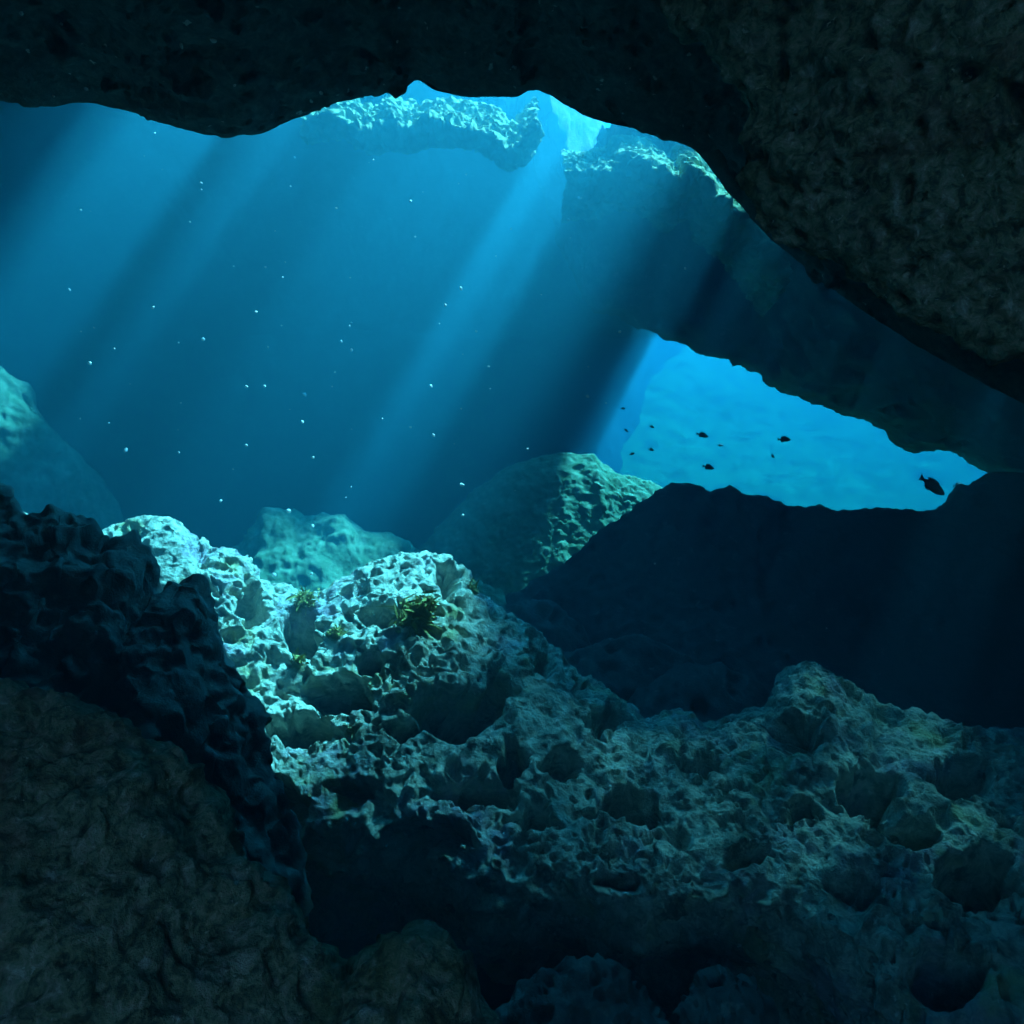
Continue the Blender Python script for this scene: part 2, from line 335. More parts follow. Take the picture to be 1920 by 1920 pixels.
# ------------------------------------------------------------------ rock masses built along a crest line
def crest_rock(name, crest, front, back, mat, nq=500, q0=None, q1=None, amps=None, pits=(), seed=0, dens=None, taper_ends=False, detail=None, lateral=0.0, kback=0, rubble=False, calm=None):
    """crest: (px, py, Y) list; front/back: lists of (dy, dz) steps away from the crest; front towards the viewer"""
    c = np.array(crest, float)
    q = np.linspace(c[0, 0] if q0 is None else q0, c[-1, 0] if q1 is None else q1, nq)
    cc = curve(c, q); L = P(q, cc[:, 0], cc[:, 1])
    rows = []; s = []; pos = 0.0
    prof = [(dy, dz) for dy, dz in back[::-1]] + [(0, 0)] + list(front)
    last = None
    for dy, dz in prof:
        if callable(dy): r = dy(q, L)
        else: r = L + np.array([0, dy, dz])
        if last is not None: pos += max(0.05, float(np.median(np.linalg.norm(r - last, axis=1))))
        rows.append(r); s.append(pos); last = r
    nb = len(back)
    k = dens or 220
    sq = np.concatenate([np.linspace(0, s[nb], max(12, k // 6, kback))[:-1], np.linspace(s[nb], s[-1], k)])
    G = spline_rows(rows, s, sq); N = normals(G)
    mid = N[len(sq) // 2, nq // 2]
    if mid[2] < 0 and mid[1] > 0 or (mid @ np.array([0, -0.6, 0.8])) < 0: N = -N
    d = karst(G, N, amps or [(0.1, 0.7, 4, False), (0.04, 0.2, 4, True)], seed, pits, rubble=rubble)
    if calm is not None: d = d * calm(G)
    if detail is not None: d = d + detail(G, N)
    G2 = G + N * d[..., None]
    if lateral:
        p = G.reshape(-1, 3)
        G2 = G2 + (lateral * np.stack([fbm(p, 0.09, 2, seed + 3), fbm(p, 0.09, 2, seed + 4), fbm(p, 0.09, 2, seed + 5)], -1)).reshape(G.shape)
    return mesh_obj(name, G2, grid_faces(*G2.shape[:2]), mat)

# --- the pitted reef in front of the skylight
reef_crest = [(-300, 900, 4.9), (0, 960, 4.95), (180, 1000, 5.0), (250, 985, 5.0), (310, 974, 5.0), (350, 1000, 5.0), (375, 1030, 5.0), (425, 1036, 5.0), (455, 1060, 5.0), (480, 1092, 5.0), (545, 1106, 5.02), (585, 1112, 5.05), (620, 1095, 5.05), (655, 1072, 5.05), (700, 1050, 5.05), (770, 1040, 5.05), (830, 1040, 5.05), (870, 1062, 5.05), (890, 1100, 5.0), (925, 1140, 5.0), (985, 1165, 5.0), (1015, 1200, 4.95), (1060, 1235, 4.95), (1085, 1275, 4.9), (1150, 1308, 4.85), (1215, 1352, 4.8), (1275, 1335, 4.8), (1330, 1362, 4.7), (1390, 1338, 4.7), (1440, 1328, 4.65), (1465, 1290, 4.6), (1515, 1264, 4.6), (1570, 1285, 4.6), (1620, 1320, 4.55), (1700, 1340, 4.5), (1850, 1370, 4.4), (2000, 1390, 4.3), (2400, 1420, 4.0)]
edge = [(-300, 1560, 4.2), (250, 1540, 4.1), (400, 1530, 4.0), (520, 1560, 3.95), (700, 1575, 3.9), (860, 1640, 3.75), (930, 1700, 3.65), (1050, 1690, 3.6), (1200, 1700, 3.55), (1350, 1690, 3.5), (1480, 1720, 3.45), (1600, 1800, 3.2), (1750, 1960, 2.9), (2000, 2050, 2.7), (2400, 2100, 2.6)]
def reef_edge(q, L):
    e = curve(edge, np.clip(q, -300, 2400)); return P(q, e[:, 0], e[:, 1])
def mix_edge(t, lift):
    def f(q, L):
        E = reef_edge(q, L); return L * (1 - t) + E * t + np.array([0, -0.15, 0.9]) * lift
    return f
def below_edge(dy, dz):
    return lambda q, L: reef_edge(q, L) + np.array([0, dy, dz])
reef_holes = [(842, 1082, 36, 32, .13), (728, 1152, 55, 27, .13), (566, 1195, 36, 48, .16), (470, 1138, 30, 36, .14), (632, 1300, 70, 38, .2), (850, 1335, 88, 52, .28), (930, 1300, 26, 48, .15), (1135, 1352, 42, 24, .13), (752, 1370, 40, 26, .13), (890, 1482, 80, 26, .2), (664, 1474, 42, 20, .14), (1050, 1440, 36, 26, .13), (800, 1570, 90, 34, .2), (690, 1245, 34, 18, .1), (1015, 1252, 24, 24, .1), (960, 1432, 30, 40, .14), (1180, 1510, 60, 36, .14), (1000, 1530, 40, 26, .13), (560, 1365, 70, 36, .18), (440, 1400, 60, 50, .22), (520, 1520, 60, 60, .25), (1310, 1440, 50, 18, .12), (1500, 1380, 60, 40, .24), (1640, 1480, 70, 46, .2), (1830, 1650, 80, 60, .3), (1400, 1600, 44, 26, .12), (1160, 1650, 50, 26, .14), (1600, 1660, 60, 26, .14), (1800, 1460, 60, 40, .16), (1720, 1560, 50, 30, .12), (1780, 1830, 80, 60, .3), (1500, 1520, 40, 24, .1)]
def reef_detail(G, N):
    px = 960 + G[..., 0] / G[..., 1] / TAN * 960; py = 960 - G[..., 2] / G[..., 1] / TAN * 960
    p = G.reshape(-1, 3)
    wx = (18 * fbm(p, 0.12, 3, 301) * 2).reshape(px.shape); wy = (16 * fbm(p, 0.12, 3, 302) * 2).reshape(px.shape)
    d = np.zeros(px.shape)
    front = G[..., 1] < 5.05
    for x, y, a, b, dep in reef_holes:
        r = np.sqrt(((px + wx - x) / a) ** 2 + ((py + wy - y) / b) ** 2)
        d = d - 2.2 * dep * (1 - sm(0.55, 1.06, r))
    return d
def reef_calm(G):
    px = 960 + G[..., 0] / G[..., 1] / TAN * 960; py = 960 - G[..., 2] / G[..., 1] / TAN * 960
    return 1 - 0.55 * np.exp(-((px - 760) / 140) ** 2 - ((py - 1085) / 60) ** 2)
reef = crest_rock('pitted_reef', reef_crest,
    [(mix_edge(0.10, 0.07), 0), (mix_edge(0.35, 0.16), 0), (mix_edge(0.7, 0.13), 0), (reef_edge, 0), (below_edge(0.10, -0.22), 0), (below_edge(0.5, -0.5), 0), (below_edge(0.6, -1.2), 0), (below_edge(0.3, -2.0), 0)],
    [(0.12, -0.04), (0.35, -0.3), (0.7, -1.4)], M_REEF, nq=1150, q0=-300, q1=2400, dens=620,
    amps=[(0.09, 0.6, 3, False), (0.02, 0.22, 4, True), (0.045, 0.13, 4, False), (0.012, 0.03, 3, False)], pits=((0.24, 0.07), (0.12, 0.075), (0.065, 0.055), (0.04, 0.03)), seed=100, detail=reef_detail, lateral=0.035, rubble=True, calm=reef_calm)
tag(reef, 'large pitted limestone reef with sunlit crest and dark holes, in the middle of the cave', 'reef rock')

# --- the shaded mass left of the reef
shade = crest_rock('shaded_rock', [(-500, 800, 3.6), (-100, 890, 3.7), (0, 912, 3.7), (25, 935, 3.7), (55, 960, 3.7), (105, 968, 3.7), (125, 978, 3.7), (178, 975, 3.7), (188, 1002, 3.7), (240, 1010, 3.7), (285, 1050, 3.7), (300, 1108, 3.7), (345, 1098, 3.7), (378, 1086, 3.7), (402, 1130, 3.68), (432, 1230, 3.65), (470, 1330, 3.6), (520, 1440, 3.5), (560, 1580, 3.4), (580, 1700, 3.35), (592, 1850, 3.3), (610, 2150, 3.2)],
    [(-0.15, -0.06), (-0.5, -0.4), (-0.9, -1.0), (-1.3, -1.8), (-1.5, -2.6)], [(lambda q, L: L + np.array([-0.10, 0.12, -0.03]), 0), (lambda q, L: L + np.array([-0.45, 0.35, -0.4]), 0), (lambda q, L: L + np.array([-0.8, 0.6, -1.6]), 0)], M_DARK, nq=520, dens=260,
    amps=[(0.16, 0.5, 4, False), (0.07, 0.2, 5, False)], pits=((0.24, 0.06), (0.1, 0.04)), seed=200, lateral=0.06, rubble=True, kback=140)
tag(shade, 'dark craggy rock in deep shade left of the sunlit reef', 'rock')

# --- brown turf covered boulder by the viewer
turf = crest_rock('turf_boulder', [(-600, 1180, 1.7), (-300, 1230, 1.75), (0, 1270, 1.8), (200, 1330, 1.8), (350, 1420, 1.8), (430, 1560, 1.75), (520, 1700, 1.7), (600, 1800, 1.65), (640, 1850, 1.65), (690, 1790, 1.65), (760, 1755, 1.65), (830, 1775, 1.65), (890, 1830, 1.65), (920, 1920, 1.65), (980, 2100, 1.6), (1100, 2500, 1.6)],
    [(-0.08, -0.04), (-0.3, -0.22), (-0.6, -0.6), (-0.8, -1.0), (-0.9, -1.6)], [(0.08, -0.05), (0.25, -0.3), (0.4, -1.6)], M_TURF, nq=560, dens=330,
    amps=[(0.08, 0.35, 4, False), (0.045, 0.10, 4, False), (0.028, 0.035, 4, False)], pits=((0.14, 0.06), (0.06, 0.03)), seed=300, lateral=0.03, rubble=True)
tag(turf, 'brown boulder covered in fuzzy algal turf at the lower left corner', 'boulder')

# --- brown overhang by the viewer, upper right
def overhang():
    bot = [(1220, -320, 1.9), (1250, -60, 1.95), (1290, 20, 1.95), (1345, 75, 1.95), (1395, 160, 1.95), (1410, 260, 1.93), (1400, 340, 1.9), (1420, 400, 1.88), (1500, 455, 1.85), (1580, 480, 1.8), (1660, 545, 1.75), (1760, 605, 1.7), (1850, 635, 1.65), (1960, 660, 1.6), (2200, 720, 1.5), (2700, 900, 1.3)]
    b = np.array(bot, float); seg = np.concatenate([[0], np.cumsum(np.hypot(np.diff(b[:, 0]), np.diff(b[:, 1])))])
    q = np.linspace(0, seg[-1], 520)
    L = P(pchip(seg, b[:, 0], q), pchip(seg, b[:, 1], q), pchip(seg, b[:, 2], q))
    far = np.array([2.6, 0.2, 2.6])                                  # it leans out of the upper right of the cave
    rows = [L + np.array([0.9, 0.9, 0.9]), L + np.array([0.35, 0.45, 0.35]), L + np.array([0.05, 0.12, 0.05]), L]
    for t, lean in ((0.06, -0.10), (0.2, -0.22), (0.45, -0.4), (0.75, -0.55), (1.0, -0.7)):
        rows.append(L * (1 - t) + far * t + np.array([0, lean, 0]))
    s = [0, 1, 1.6, 2, 2.3, 2.9, 3.8, 4.8, 5.8]
    sq = np.concatenate([np.linspace(0, 1.6, 30)[:-1], np.linspace(1.6, 5.8, 380)])
    G = spline_rows(rows, s, sq); N = normals(G)
    if N[150, 260, 1] > 0: N = -N
    d = karst(G, N, [(0.08, 0.4, 4, False), (0.045, 0.11, 4, False), (0.024, 0.035, 4, False)], 400, ((0.16, 0.06), (0.06, 0.03)), rubble=True)
    G = G + N * d[..., None]
    o = mesh_obj('rock_overhang', G, grid_faces(*G.shape[:2]), M_TURF)
    return tag(o, 'brown encrusted rock overhang jutting in from the upper right', 'rock overhang')
overhang()

# --- ridge under the bright window
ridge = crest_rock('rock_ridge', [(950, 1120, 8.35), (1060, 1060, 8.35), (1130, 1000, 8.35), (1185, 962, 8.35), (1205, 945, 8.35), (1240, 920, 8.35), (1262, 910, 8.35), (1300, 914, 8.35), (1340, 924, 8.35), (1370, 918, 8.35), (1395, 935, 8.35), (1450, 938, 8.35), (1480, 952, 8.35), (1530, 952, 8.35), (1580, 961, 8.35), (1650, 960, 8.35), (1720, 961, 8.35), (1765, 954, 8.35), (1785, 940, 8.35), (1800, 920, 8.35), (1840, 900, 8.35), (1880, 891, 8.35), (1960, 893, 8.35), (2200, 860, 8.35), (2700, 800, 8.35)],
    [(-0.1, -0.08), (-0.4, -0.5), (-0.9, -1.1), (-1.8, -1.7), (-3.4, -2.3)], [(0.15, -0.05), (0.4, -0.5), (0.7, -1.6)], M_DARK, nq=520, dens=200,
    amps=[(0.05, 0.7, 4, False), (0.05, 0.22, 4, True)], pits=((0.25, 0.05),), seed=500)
tag(ridge, 'long black rock ridge along the bottom of the bright window', 'rock ridge')

# --- sunlit rock at the left end of the window
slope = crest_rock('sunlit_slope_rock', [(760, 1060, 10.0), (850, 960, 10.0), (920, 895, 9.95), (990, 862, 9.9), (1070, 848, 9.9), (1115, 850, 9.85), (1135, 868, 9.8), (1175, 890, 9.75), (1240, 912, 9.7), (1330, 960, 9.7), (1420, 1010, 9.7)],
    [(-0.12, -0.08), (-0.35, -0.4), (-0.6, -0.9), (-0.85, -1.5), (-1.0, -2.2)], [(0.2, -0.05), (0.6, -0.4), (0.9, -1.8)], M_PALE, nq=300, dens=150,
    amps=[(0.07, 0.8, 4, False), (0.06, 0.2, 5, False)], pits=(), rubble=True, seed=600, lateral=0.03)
tag(slope, 'turquoise sunlit rock slope at the left end of the bright window', 'rock')

# --- hazy mounds in the sunbeams
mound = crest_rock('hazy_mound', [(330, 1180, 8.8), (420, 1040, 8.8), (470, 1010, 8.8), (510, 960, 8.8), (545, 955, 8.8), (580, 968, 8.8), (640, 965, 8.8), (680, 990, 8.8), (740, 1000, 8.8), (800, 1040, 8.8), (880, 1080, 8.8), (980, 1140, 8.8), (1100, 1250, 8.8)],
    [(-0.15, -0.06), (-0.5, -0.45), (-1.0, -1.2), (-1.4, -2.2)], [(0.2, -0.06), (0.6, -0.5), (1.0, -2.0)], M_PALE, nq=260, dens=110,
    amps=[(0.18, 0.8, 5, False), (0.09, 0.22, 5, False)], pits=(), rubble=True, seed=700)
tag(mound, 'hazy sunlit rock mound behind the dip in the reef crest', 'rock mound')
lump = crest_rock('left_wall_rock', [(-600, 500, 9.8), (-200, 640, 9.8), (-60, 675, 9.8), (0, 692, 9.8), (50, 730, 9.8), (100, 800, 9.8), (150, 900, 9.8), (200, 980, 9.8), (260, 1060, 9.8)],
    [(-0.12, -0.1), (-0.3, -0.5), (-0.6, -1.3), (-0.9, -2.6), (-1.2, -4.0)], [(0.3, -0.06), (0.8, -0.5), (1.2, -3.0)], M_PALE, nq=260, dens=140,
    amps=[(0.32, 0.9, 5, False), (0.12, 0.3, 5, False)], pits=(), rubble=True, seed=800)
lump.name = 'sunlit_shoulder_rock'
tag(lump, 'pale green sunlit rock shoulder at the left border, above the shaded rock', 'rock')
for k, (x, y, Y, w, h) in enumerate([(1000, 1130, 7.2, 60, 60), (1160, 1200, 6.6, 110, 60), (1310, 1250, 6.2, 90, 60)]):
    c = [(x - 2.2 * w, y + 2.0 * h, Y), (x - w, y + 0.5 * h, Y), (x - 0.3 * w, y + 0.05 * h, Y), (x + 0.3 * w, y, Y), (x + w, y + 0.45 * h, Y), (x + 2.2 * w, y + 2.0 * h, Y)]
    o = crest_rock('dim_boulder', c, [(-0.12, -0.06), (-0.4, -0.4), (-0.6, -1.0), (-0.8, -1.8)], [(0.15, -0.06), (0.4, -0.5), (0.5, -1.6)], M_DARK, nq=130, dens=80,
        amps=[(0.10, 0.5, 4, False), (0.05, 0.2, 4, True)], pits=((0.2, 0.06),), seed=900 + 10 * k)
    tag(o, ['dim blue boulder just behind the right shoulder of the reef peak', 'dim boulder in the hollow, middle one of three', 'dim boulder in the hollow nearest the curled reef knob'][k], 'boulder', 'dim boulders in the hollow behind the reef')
# --- ledges under the skylight whose tops catch the sun
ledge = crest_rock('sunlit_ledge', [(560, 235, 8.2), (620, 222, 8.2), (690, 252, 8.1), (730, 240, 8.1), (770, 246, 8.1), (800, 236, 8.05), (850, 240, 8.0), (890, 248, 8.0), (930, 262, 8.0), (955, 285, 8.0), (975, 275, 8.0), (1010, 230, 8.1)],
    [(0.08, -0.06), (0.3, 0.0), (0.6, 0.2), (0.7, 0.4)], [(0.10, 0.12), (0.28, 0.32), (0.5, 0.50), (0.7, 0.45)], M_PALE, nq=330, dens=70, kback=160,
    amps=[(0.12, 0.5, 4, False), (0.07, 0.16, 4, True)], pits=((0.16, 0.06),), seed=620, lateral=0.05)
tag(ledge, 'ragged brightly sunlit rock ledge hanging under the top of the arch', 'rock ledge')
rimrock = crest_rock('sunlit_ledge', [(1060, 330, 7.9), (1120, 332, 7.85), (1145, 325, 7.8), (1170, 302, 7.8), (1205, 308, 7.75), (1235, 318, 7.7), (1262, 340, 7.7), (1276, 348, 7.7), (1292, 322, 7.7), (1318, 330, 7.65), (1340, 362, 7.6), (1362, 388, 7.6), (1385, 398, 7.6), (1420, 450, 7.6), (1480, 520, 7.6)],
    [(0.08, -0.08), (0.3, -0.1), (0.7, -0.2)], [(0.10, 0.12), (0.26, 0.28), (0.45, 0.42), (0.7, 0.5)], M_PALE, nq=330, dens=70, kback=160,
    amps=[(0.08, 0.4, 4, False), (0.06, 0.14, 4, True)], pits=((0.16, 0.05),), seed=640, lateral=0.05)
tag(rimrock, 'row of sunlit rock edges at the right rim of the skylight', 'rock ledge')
# --- low boulders under the lip of the reef
for k, (x, y, Y, w, h) in enumerate([(1085, 1800, 3.1, 85, 40), (1360, 1825, 3.15, 45, 26)]):
    c = [(x - 2 * w, y + 3.0 * h, Y), (x - w, y + 0.5 * h, Y), (x - 0.3 * w, y + 0.05 * h, Y), (x + 0.4 * w, y, Y), (x + w, y + 0.5 * h, Y), (x + 2 * w, y + 3.0 * h, Y)]
    o = crest_rock('low_boulder', c, [(-0.08, -0.03), (-0.25, -0.18), (-0.4, -0.5), (-0.45, -1.0)], [(0.08, -0.03), (0.25, -0.3), (0.3, -1.0)], M_DARK, nq=190, dens=120,
        amps=[(0.09, 0.3, 4, False), (0.06, 0.12, 5, False)], pits=((0.12, 0.08), (0.05, 0.03)), seed=950 + 10 * k, lateral=0.02)
    tag(o, ['wide blue-grey boulder in the black hollow at the bottom of the photo', 'small boulder in the black hollow, below the reef lip'][k], 'boulder', 'boulders in the hollow under the reef lip')

# ------------------------------------------------------------------ floors and enclosing walls
def sheet(name, xs, ys, f, mat, amps, seed, label, cat, pits=()):
    X, Y = np.meshgrid(xs, ys, indexing='ij')
    G = np.stack([X, Y, f(X, Y)], -1); N = normals(G); N = np.where(N[..., 2:] < 0, -N, N)
    G = G + N * karst(G, N, amps, seed, pits)[..., None]
    return tag(mesh_obj(name, G, grid_faces(*G.shape[:2]), mat), label, cat, kind='structure')
sheet('cave_floor', np.linspace(-16, 14, 300), np.linspace(-3.3, 9.3, 150), lambda X, Y: -2.6 + 0.35 * sm(4, 8, Y) - 0.0 * X, M_DARK, [(0.25, 2.0, 4, False), (0.08, 0.5, 4, True)], 1000, 'dark rocky cave floor', 'cave floor', ((0.5, 0.08),))
def sea_h(X, Y):
    return np.minimum(-2.0 + np.clip(Y - 15.5, 0, 60) * 0.8 + 0.03 * X, 6.0) + 0.9 * np.exp(-((X - 10.0) / 1.6) ** 2 - ((Y - 12.5) / 1.6) ** 2)
sheet('sea_bed', np.linspace(-18, 34, 330), np.linspace(9.0, 29.2, 200), sea_h, M_SAND, [(0.3, 2.4, 5, False), (0.14, 0.5, 5, False)], 1100, 'pale sunlit sea bed rising beyond the cave window', 'sea bed')
def wall_sheet(name, pts, z0, z1, label, seed, n=160):
    p = np.array(pts, float); seg = np.concatenate([[0], np.cumsum(np.hypot(*np.diff(p, axis=0).T))]); q = np.linspace(0, seg[-1], n)
    x = np.interp(q, seg, p[:, 0]); y = np.interp(q, seg, p[:, 1]); zs = np.linspace(z0, z1, 50)
    G = np.stack([np.repeat(x[:, None], 50, 1), np.repeat(y[:, None], 50, 1), np.repeat(zs[None], n, 0)], -1)
    N = normals(G)
    G = G + N * karst(G, N, [(0.4, 1.6, 4, False), (0.12, 0.5, 4, True)], seed, ())[..., None]
    return tag(mesh_obj(name, G, grid_faces(*G.shape[:2]), M_DARK), label, 'cave wall', kind='structure')
wall_sheet('cave_wall', [(-0.8, -3.0), (-3.2, -2.8), (-4.6, 0), (-5.2, 3.0), (-9, 3.5), (-13.5, 6), (-13.8, 17)], -3.5, 4.5, 'dark cave wall on the left', 1200)
wall_sheet('cave_wall', [(0.8, -3.0), (2.8, -2.6), (4.0, 0), (4.6, 3.5), (9, 5), (13.5, 7), (13.8, 9.1)], -3.5, 4.0, 'dark cave wall on the right', 1300)
wall_sheet('cave_wall', [(-13.8, 16.8), (-6, 17.2), (-2, 17.0), (0.8, 17.3), (1.9, 18.0), (4.2, 23), (8, 27.5), (14, 29.3), (32, 29.3)], -3.5, 5.5, 'dim blue rear wall of the flooded chamber', 1400)

# ------------------------------------------------------------------ fish
def fish_mat():
    m, nt, b, out = nt_new('dark_fish_skin')
    n = nt.nodes.new('ShaderNodeTexNoise'); n.inputs['Scale'].default_value = 30
    cr = nt.nodes.new('ShaderNodeValToRGB'); cr.color_ramp.elements[0].color = (0.02, 0.022, 0.03, 1); cr.color_ramp.elements[1].color = (0.07, 0.06, 0.06, 1)
    nt.links.new(n.outputs['Fac'], cr.inputs['Fac']); nt.links.new(cr.outputs['Color'], b.inputs['Base Color']); b.inputs['Roughness'].default_value = 0.45
    return m
M_FISH = fish_mat()
M_EYE, _nt, _b, _o = nt_new('fish_eye'); _b.inputs['Base Color'].default_value = (0.01, 0.01, 0.01, 1); _b.inputs['Roughness'].default_value = 0.2

def fish_body():
    # along x, head at +x, length 1 with tail
    st = [(0.50, 0.010, 0.006), (0.47, 0.050, 0.030), (0.40, 0.105, 0.058), (0.28, 0.165, 0.082), (0.12, 0.195, 0.090), (-0.05, 0.175, 0.078), (-0.20, 0.115, 0.052), (-0.30, 0.062, 0.028), (-0.36, 0.048, 0.018), (-0.41, 0.085, 0.010), (-0.46, 0.140, 0.006), (-0.50, 0.165, 0.003)]
    n = 20; V = []
    for x, h, w in st:
        for k in range(n):
            a = 2 * math.pi * k / n
            xx = x
            if x <= -0.46: xx = x - 0.05 * abs(math.sin(a)) + (0.05 if x <= -0.5 else 0)       # forked tail
            V.append((xx, w * math.cos(a), h * math.sin(a) + 0.01 * math.sin(x * 3)))
    F = []
    for i in range(len(st) - 1):
        for k in range(n):
            a, b = i * n + k, i * n + (k + 1) % n
            F.append((a, b, b + n, a + n))
    V.append((0.508, 0, 0)); V.append((-0.49, 0, 0))
    i0, i1 = len(V) - 2, len(V) - 1
    for k in range(0, n, 2):
        F.append((i0, (k + 2) % n, (k + 1) % n, k)); e = (len(st) - 1) * n
        F.append((i1, e + k, e + k + 1, e + (k + 2) % n))
    return V, F
def fin(outline, th=0.008):
    o = np.array(outline, float); n = len(o); V = []
    for s in (-1, 1):
        for x, z in o: V.append((x, s * th, z))
    c = o.mean(0); V += [(c[0], -th * 1.6, c[1]), (c[0], th * 1.6, c[1])]
    F = []
    for k in range(n):
        j = (k + 1) % n; F += [(k, j, n + j, n + k)]
    m_ = n // 2
    for k in range(0, n - 1, 2):
        a, b, c2 = k, (k + 1) % n, (k + 2) % n
        F.append((2 * n, c2, b, a)); F.append((2 * n + 1, n + a, n + b, n + c2))
    return V, F
dorsal_fin = [(0.24, 0.165), (0.16, 0.245), (0.04, 0.27), (-0.08, 0.255), (-0.2, 0.22), (-0.27, 0.15), (-0.2, 0.10), (0.0, 0.16)]
anal_fin = [(0.0, -0.165), (-0.06, -0.235), (-0.14, -0.245), (-0.22, -0.20), (-0.27, -0.10), (-0.18, -0.10)]
pectoral_fin = [(0.2, -0.02), (0.12, 0.02), (0.02, 0.0), (0.0, -0.06), (0.08, -0.10), (0.18, -0.07)]
def make_fish():
    e = bpy.data.objects.new('reef_fish', None); COL.objects.link(e)
    mesh_obj('body', *fish_body(), M_FISH, parent=e)
    for nm, ol in (('dorsal_fin', dorsal_fin), ('anal_fin', anal_fin)): mesh_obj(nm, *fin(ol), M_FISH, parent=e)
    for s in (-1, 1):
        V, F = fin(pectoral_fin, 0.005); V = np.array(V); V[:, 1] = s * (0.085 + (0.2 - V[:, 0]) * 0.35) + V[:, 1]
        mesh_obj('pectoral_fin', V, F, M_FISH, parent=e)
        u, v = np.meshgrid(np.linspace(0, math.pi, 7), np.linspace(0, 2 * math.pi, 11), indexing='ij')
        S = np.stack([0.40 + 0.02 * np.sin(u) * np.cos(v), s * 0.052 + 0.012 * np.cos(u), 0.035 + 0.02 * np.sin(u) * np.sin(v)], -1)
        mesh_obj('eye', S, grid_faces(7, 11), M_EYE, parent=e)
    return e
def copy_thing(o):
    c = o.copy(); COL.objects.link(c)
    for ch in o.children:
        d = ch.copy(); COL.objects.link(d); d.parent = c
    return c
fish0 = None
fishes = [  # px, py, Y, length px, heading (+1 faces right), pitch, yaw, label
    (1748, 911, 7.9, 62, 1, -32, 15, 'largest black fish, nose down near the narrow right end of the window'),
    (1317, 816, 8.6, 24, 1, -15, 10, 'dark fish near the left part of the window, upper of two'),
    (1328, 876, 8.6, 24, 1, -12, 15, 'dark fish just above the black ridge, lower of two'),
    (1470, 824, 8.6, 26, 1, 0, 10, 'dark fish in the centre of the bright window, swimming level'),
    (1797, 910, 9.6, 24, 1, 6, 10, 'pale fish close behind the largest black fish'),
    (1449, 855, 9.2, 11, 1, -20, 50, 'tiny fish below the level fish in the window centre'),
    (1351, 835, 9.8, 12, 1, 0, 20, 'faint tiny fish between the two dark fish of the window left'),
    (1222, 800, 8.4, 10, 1, -10, 40, 'faint tiny fish at the dark edge of the window, upper one'),
    (1185, 851, 8.4, 11, 1, 10, 30, 'faint tiny fish over the sunlit slope, left of two'),
    (1221, 843, 8.4, 12, 1, -10, 30, 'faint tiny fish over the sunlit slope, right of two'),
    (1168, 766, 8.4, 10, 1, 0, 30, 'faint tiny fish high in the dark blue beside the window'),
    (1174, 807, 8.4, 9, 1, -20, 40, 'faint tiny fish in the dark blue above the sunlit slope')]
for k, (px, py, Y, ln, hd, pit, yaw, lab) in enumerate(fishes):
    if k == 0: fish0 = make_fish(); f = fish0
    else: f = copy_thing(fish0)
    f.location = P(px, py, Y); s = ln / 960 * TAN * Y / math.cos(math.radians(yaw)); f.scale = (s, s, s * (0.8 if k == 0 else 0.9))
    f.rotation_euler = (0, math.radians(-pit * hd), math.radians(yaw + (0 if hd > 0 else 180)))
    tag(f, lab, 'fish', 'fish swimming in the bright window')

# ------------------------------------------------------------------ yellow algae on the reef crest
M_ALG = rock_mat('yellow_green_algae', [(0.3, (0.16, 0.14, 0.04)), (0.5, (0.30, 0.26, 0.08)), (0.7, (0.42, 0.38, 0.14))], 6, bump=0.3, bscale=80)
def hit(px, py):
    dg = bpy.context.evaluated_depsgraph_get()
    d = Vector(P(px, py, 1.0)); d.normalize()
    ok, loc, nrm, idx, ob, _ = scn.ray_cast(dg, Vector((0, 0, 0)), d)
    return (np.array(loc), np.array(nrm)) if ok else (P(px, py, 5.0), np.array([0, -0.7, 0.7]))
bpy.context.view_layer.update()
def algae(px, py, r, n, lab):
    loc, nr = hit(px, py)
    V = []; F = []
    for k in range(n):
        b = loc + np.array([rng.normal() * r * 0.5, rng.normal() * r * 0.3, rng.normal() * r * 0.5]) * 1.0 - nr * 0.02
        d = nr * 0.7 + rng.normal(size=3) * 0.55 + np.array([0, 0, 0.25]); d /= np.linalg.norm(d)
        ln = r * (0.5 + 0.8 * rng.random()); sd = np.cross(d, rng.normal(size=3)); sd /= np.linalg.norm(sd); w = 0.004 + 0.006 * rng.random()
        bend = rng.normal(size=3) * 0.35 * ln
        o = len(V)
        for t, ww in ((0, .5), (.35, 1), (.7, .9), (1, .25)):
            c = b + d * ln * t + bend * t * t
            V += [c - sd * w * ww, c + sd * w * ww]
        for i in range(3): F.append((o + 2 * i, o + 2 * i + 1, o + 2 * i + 3, o + 2 * i + 2))
    o = mesh_obj('algae_tuft', V, F, M_ALG)
    tag(o, lab, 'algae', 'yellow algae tufts on the reef')
algae(778, 1160, 0.075, 420, 'large yellow algae tuft beside the oval hole of the reef peak')
algae(800, 1138, 0.045, 200, 'small yellow algae tuft above the large one on the reef peak')
algae(572, 1132, 0.05, 280, 'ochre algae tuft on the dip left of the reef peak')
algae(632, 1192, 0.04, 100, 'thin olive algae tuft on the slope below the reef dip')
algae(885, 1105, 0.035, 90, 'yellow-green algae tuft at the right edge of the reef peak')
algae(560, 1240, 0.035, 70, 'small ochre algae tuft under the tall dark reef hole')

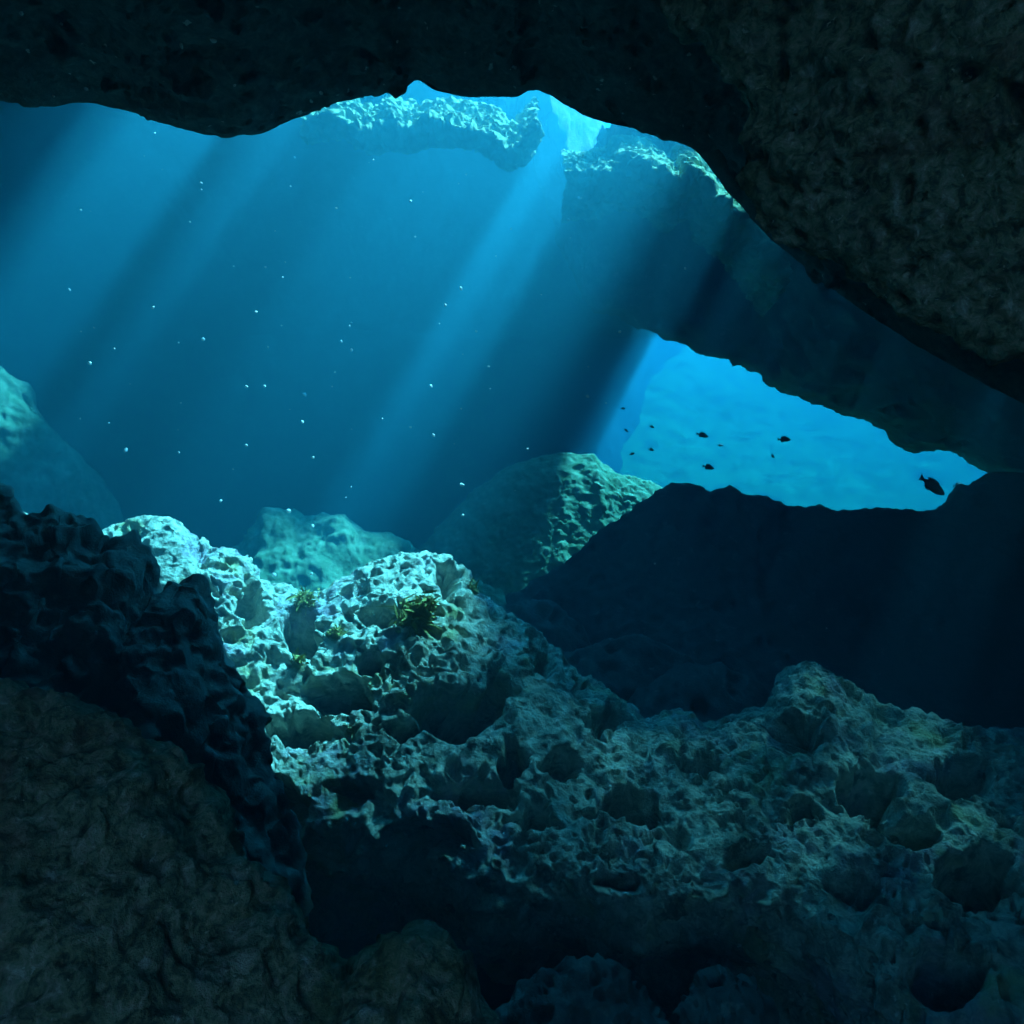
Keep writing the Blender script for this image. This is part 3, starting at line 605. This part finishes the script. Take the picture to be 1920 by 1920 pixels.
# ------------------------------------------------------------------ drifting motes
M_MOTE, _nt, _b, _o = nt_new('pale_mote'); _b.inputs['Base Color'].default_value = (0.85, 0.85, 0.82, 1); _b.inputs['Roughness'].default_value = 0.7
_n = _nt.nodes.new('ShaderNodeTexNoise'); _c = _nt.nodes.new('ShaderNodeValToRGB'); _c.color_ramp.elements[0].color = (0.7, 0.7, 0.66, 1); _c.color_ramp.elements[1].color = (0.9, 0.9, 0.88, 1)
_nt.links.new(_n.outputs['Fac'], _c.inputs['Fac']); _nt.links.new(_c.outputs['Color'], _b.inputs['Base Color'])
def mote_mesh():
    u, v = np.meshgrid(np.linspace(0, math.pi, 7), np.linspace(0, 2 * math.pi, 11), indexing='ij')
    S = np.stack([np.sin(u) * np.cos(v), np.sin(u) * np.sin(v), np.cos(u)], -1).reshape(-1, 3)
    S = S * (1 + 0.5 * perlin(S * 1.3 + 3.1, 5))[:, None]
    return mesh_obj('drifting_mote', S, grid_faces(7, 11), M_MOTE)
seen = [(770, 377, 3), (1066, 412, 4), (1086, 371, 3), (864, 541, 3), (835, 572, 3), (480, 585, 3), (381, 636, 4), (893, 621, 3), (1162, 622, 3), (1285, 503, 3), (168, 681, 4), (571, 740, 4), (462, 725, 3), (496, 724, 3), (567, 791, 3), (236, 844, 4), (462, 835, 3), (587, 858, 3), (813, 816, 3), (770, 801, 2.5), (1102, 743, 4), (808, 724, 3), (866, 909, 4), (868, 966, 3), (414, 939, 3), (541, 958, 5), (586, 986, 3.5), (514, 1078, 5), (584, 1076, 3.5), (1228, 1057, 2.5), (400, 76, 5), (340, 86, 4), (40, 25, 4), (115, 45, 3.5), (440, 160, 3), (162, 167, 4), (100, 180, 3), (602, 174, 4), (745, 78, 3), (1550, 1178, 2.5), (290, 250, 2), (530, 520, 2), (700, 300, 2), (640, 640, 2), (930, 480, 2)]
seen += [(x, y, 1.1 + 1.5 * q * q) for x, y, q in zip(rng.uniform(60, 1150, 60), rng.uniform(270, 950, 60), rng.random(60))]
mote0 = None
for k, (px, py, r) in enumerate(seen):
    if k == 0: mote0 = mote_mesh(); o = mote0
    else: o = mote0.copy(); COL.objects.link(o)
    Y = 4.9 + 1.6 * rng.random() if py > 190 else 3.0
    if py > 900: Y = 5.3
    o.location = P(px, py, Y); s = r / 960 * TAN * Y * 0.75
    o.scale = (s, s, s * (1 + 0.9 * rng.random())); o.rotation_euler = rng.random(3) * 3
    tag(o, 'tiny pale mote drifting in the water', 'mote', 'pale motes drifting in the water')

# ------------------------------------------------------------------ water, light, camera
make_haze((-20, -3.6, -6.5), (36, 30, 7.4))
w = bpy.data.worlds.new('World'); scn.world = w; w.use_nodes = True
nt = w.node_tree; nt.nodes.clear()
sky = nt.nodes.new('ShaderNodeTexSky'); sky.sky_type = 'NISHITA'; sky.sun_disc = False
el = math.asin(-SUN[2]); sky.sun_elevation = el; sky.sun_rotation = math.atan2(-SUN[0], -SUN[1])
bg = nt.nodes.new('ShaderNodeBackground'); bg.inputs['Strength'].default_value = SKY_E
wo = nt.nodes.new('ShaderNodeOutputWorld'); nt.links.new(sky.outputs[0], bg.inputs[0]); nt.links.new(bg.outputs[0], wo.inputs[0])
sl = bpy.data.lights.new('sun', 'SUN'); sl.energy = SUN_E; sl.angle = math.radians(4.0); sl.color = (1.0, 0.96, 0.85)
so = bpy.data.objects.new('sun', sl); COL.objects.link(so); so.rotation_euler = Vector(SUN).to_track_quat('-Z', 'Y').to_euler(); so.location = (5, 0, 12)

cam = bpy.data.cameras.new('camera'); co = bpy.data.objects.new('camera', cam); COL.objects.link(co)
co.location = (0, 0, 0); co.rotation_euler = (math.radians(90), 0, 0)
cam.sensor_width = 36; cam.lens = 18 / TAN; cam.clip_start = 0.02; cam.clip_end = 500
scn.camera = co
vs = scn.view_settings; vs.view_transform = 'Standard'; vs.look = 'None'; vs.exposure = EXPOSURE; vs.gamma = 1
cy = scn.cycles
cy.max_bounces = 6; cy.diffuse_bounces = 3; cy.glossy_bounces = 1; cy.volume_bounces = 0; cy.transmission_bounces = 0
cy.use_denoising = True; cy.use_adaptive_sampling = False
print('script', time.time() - T0)
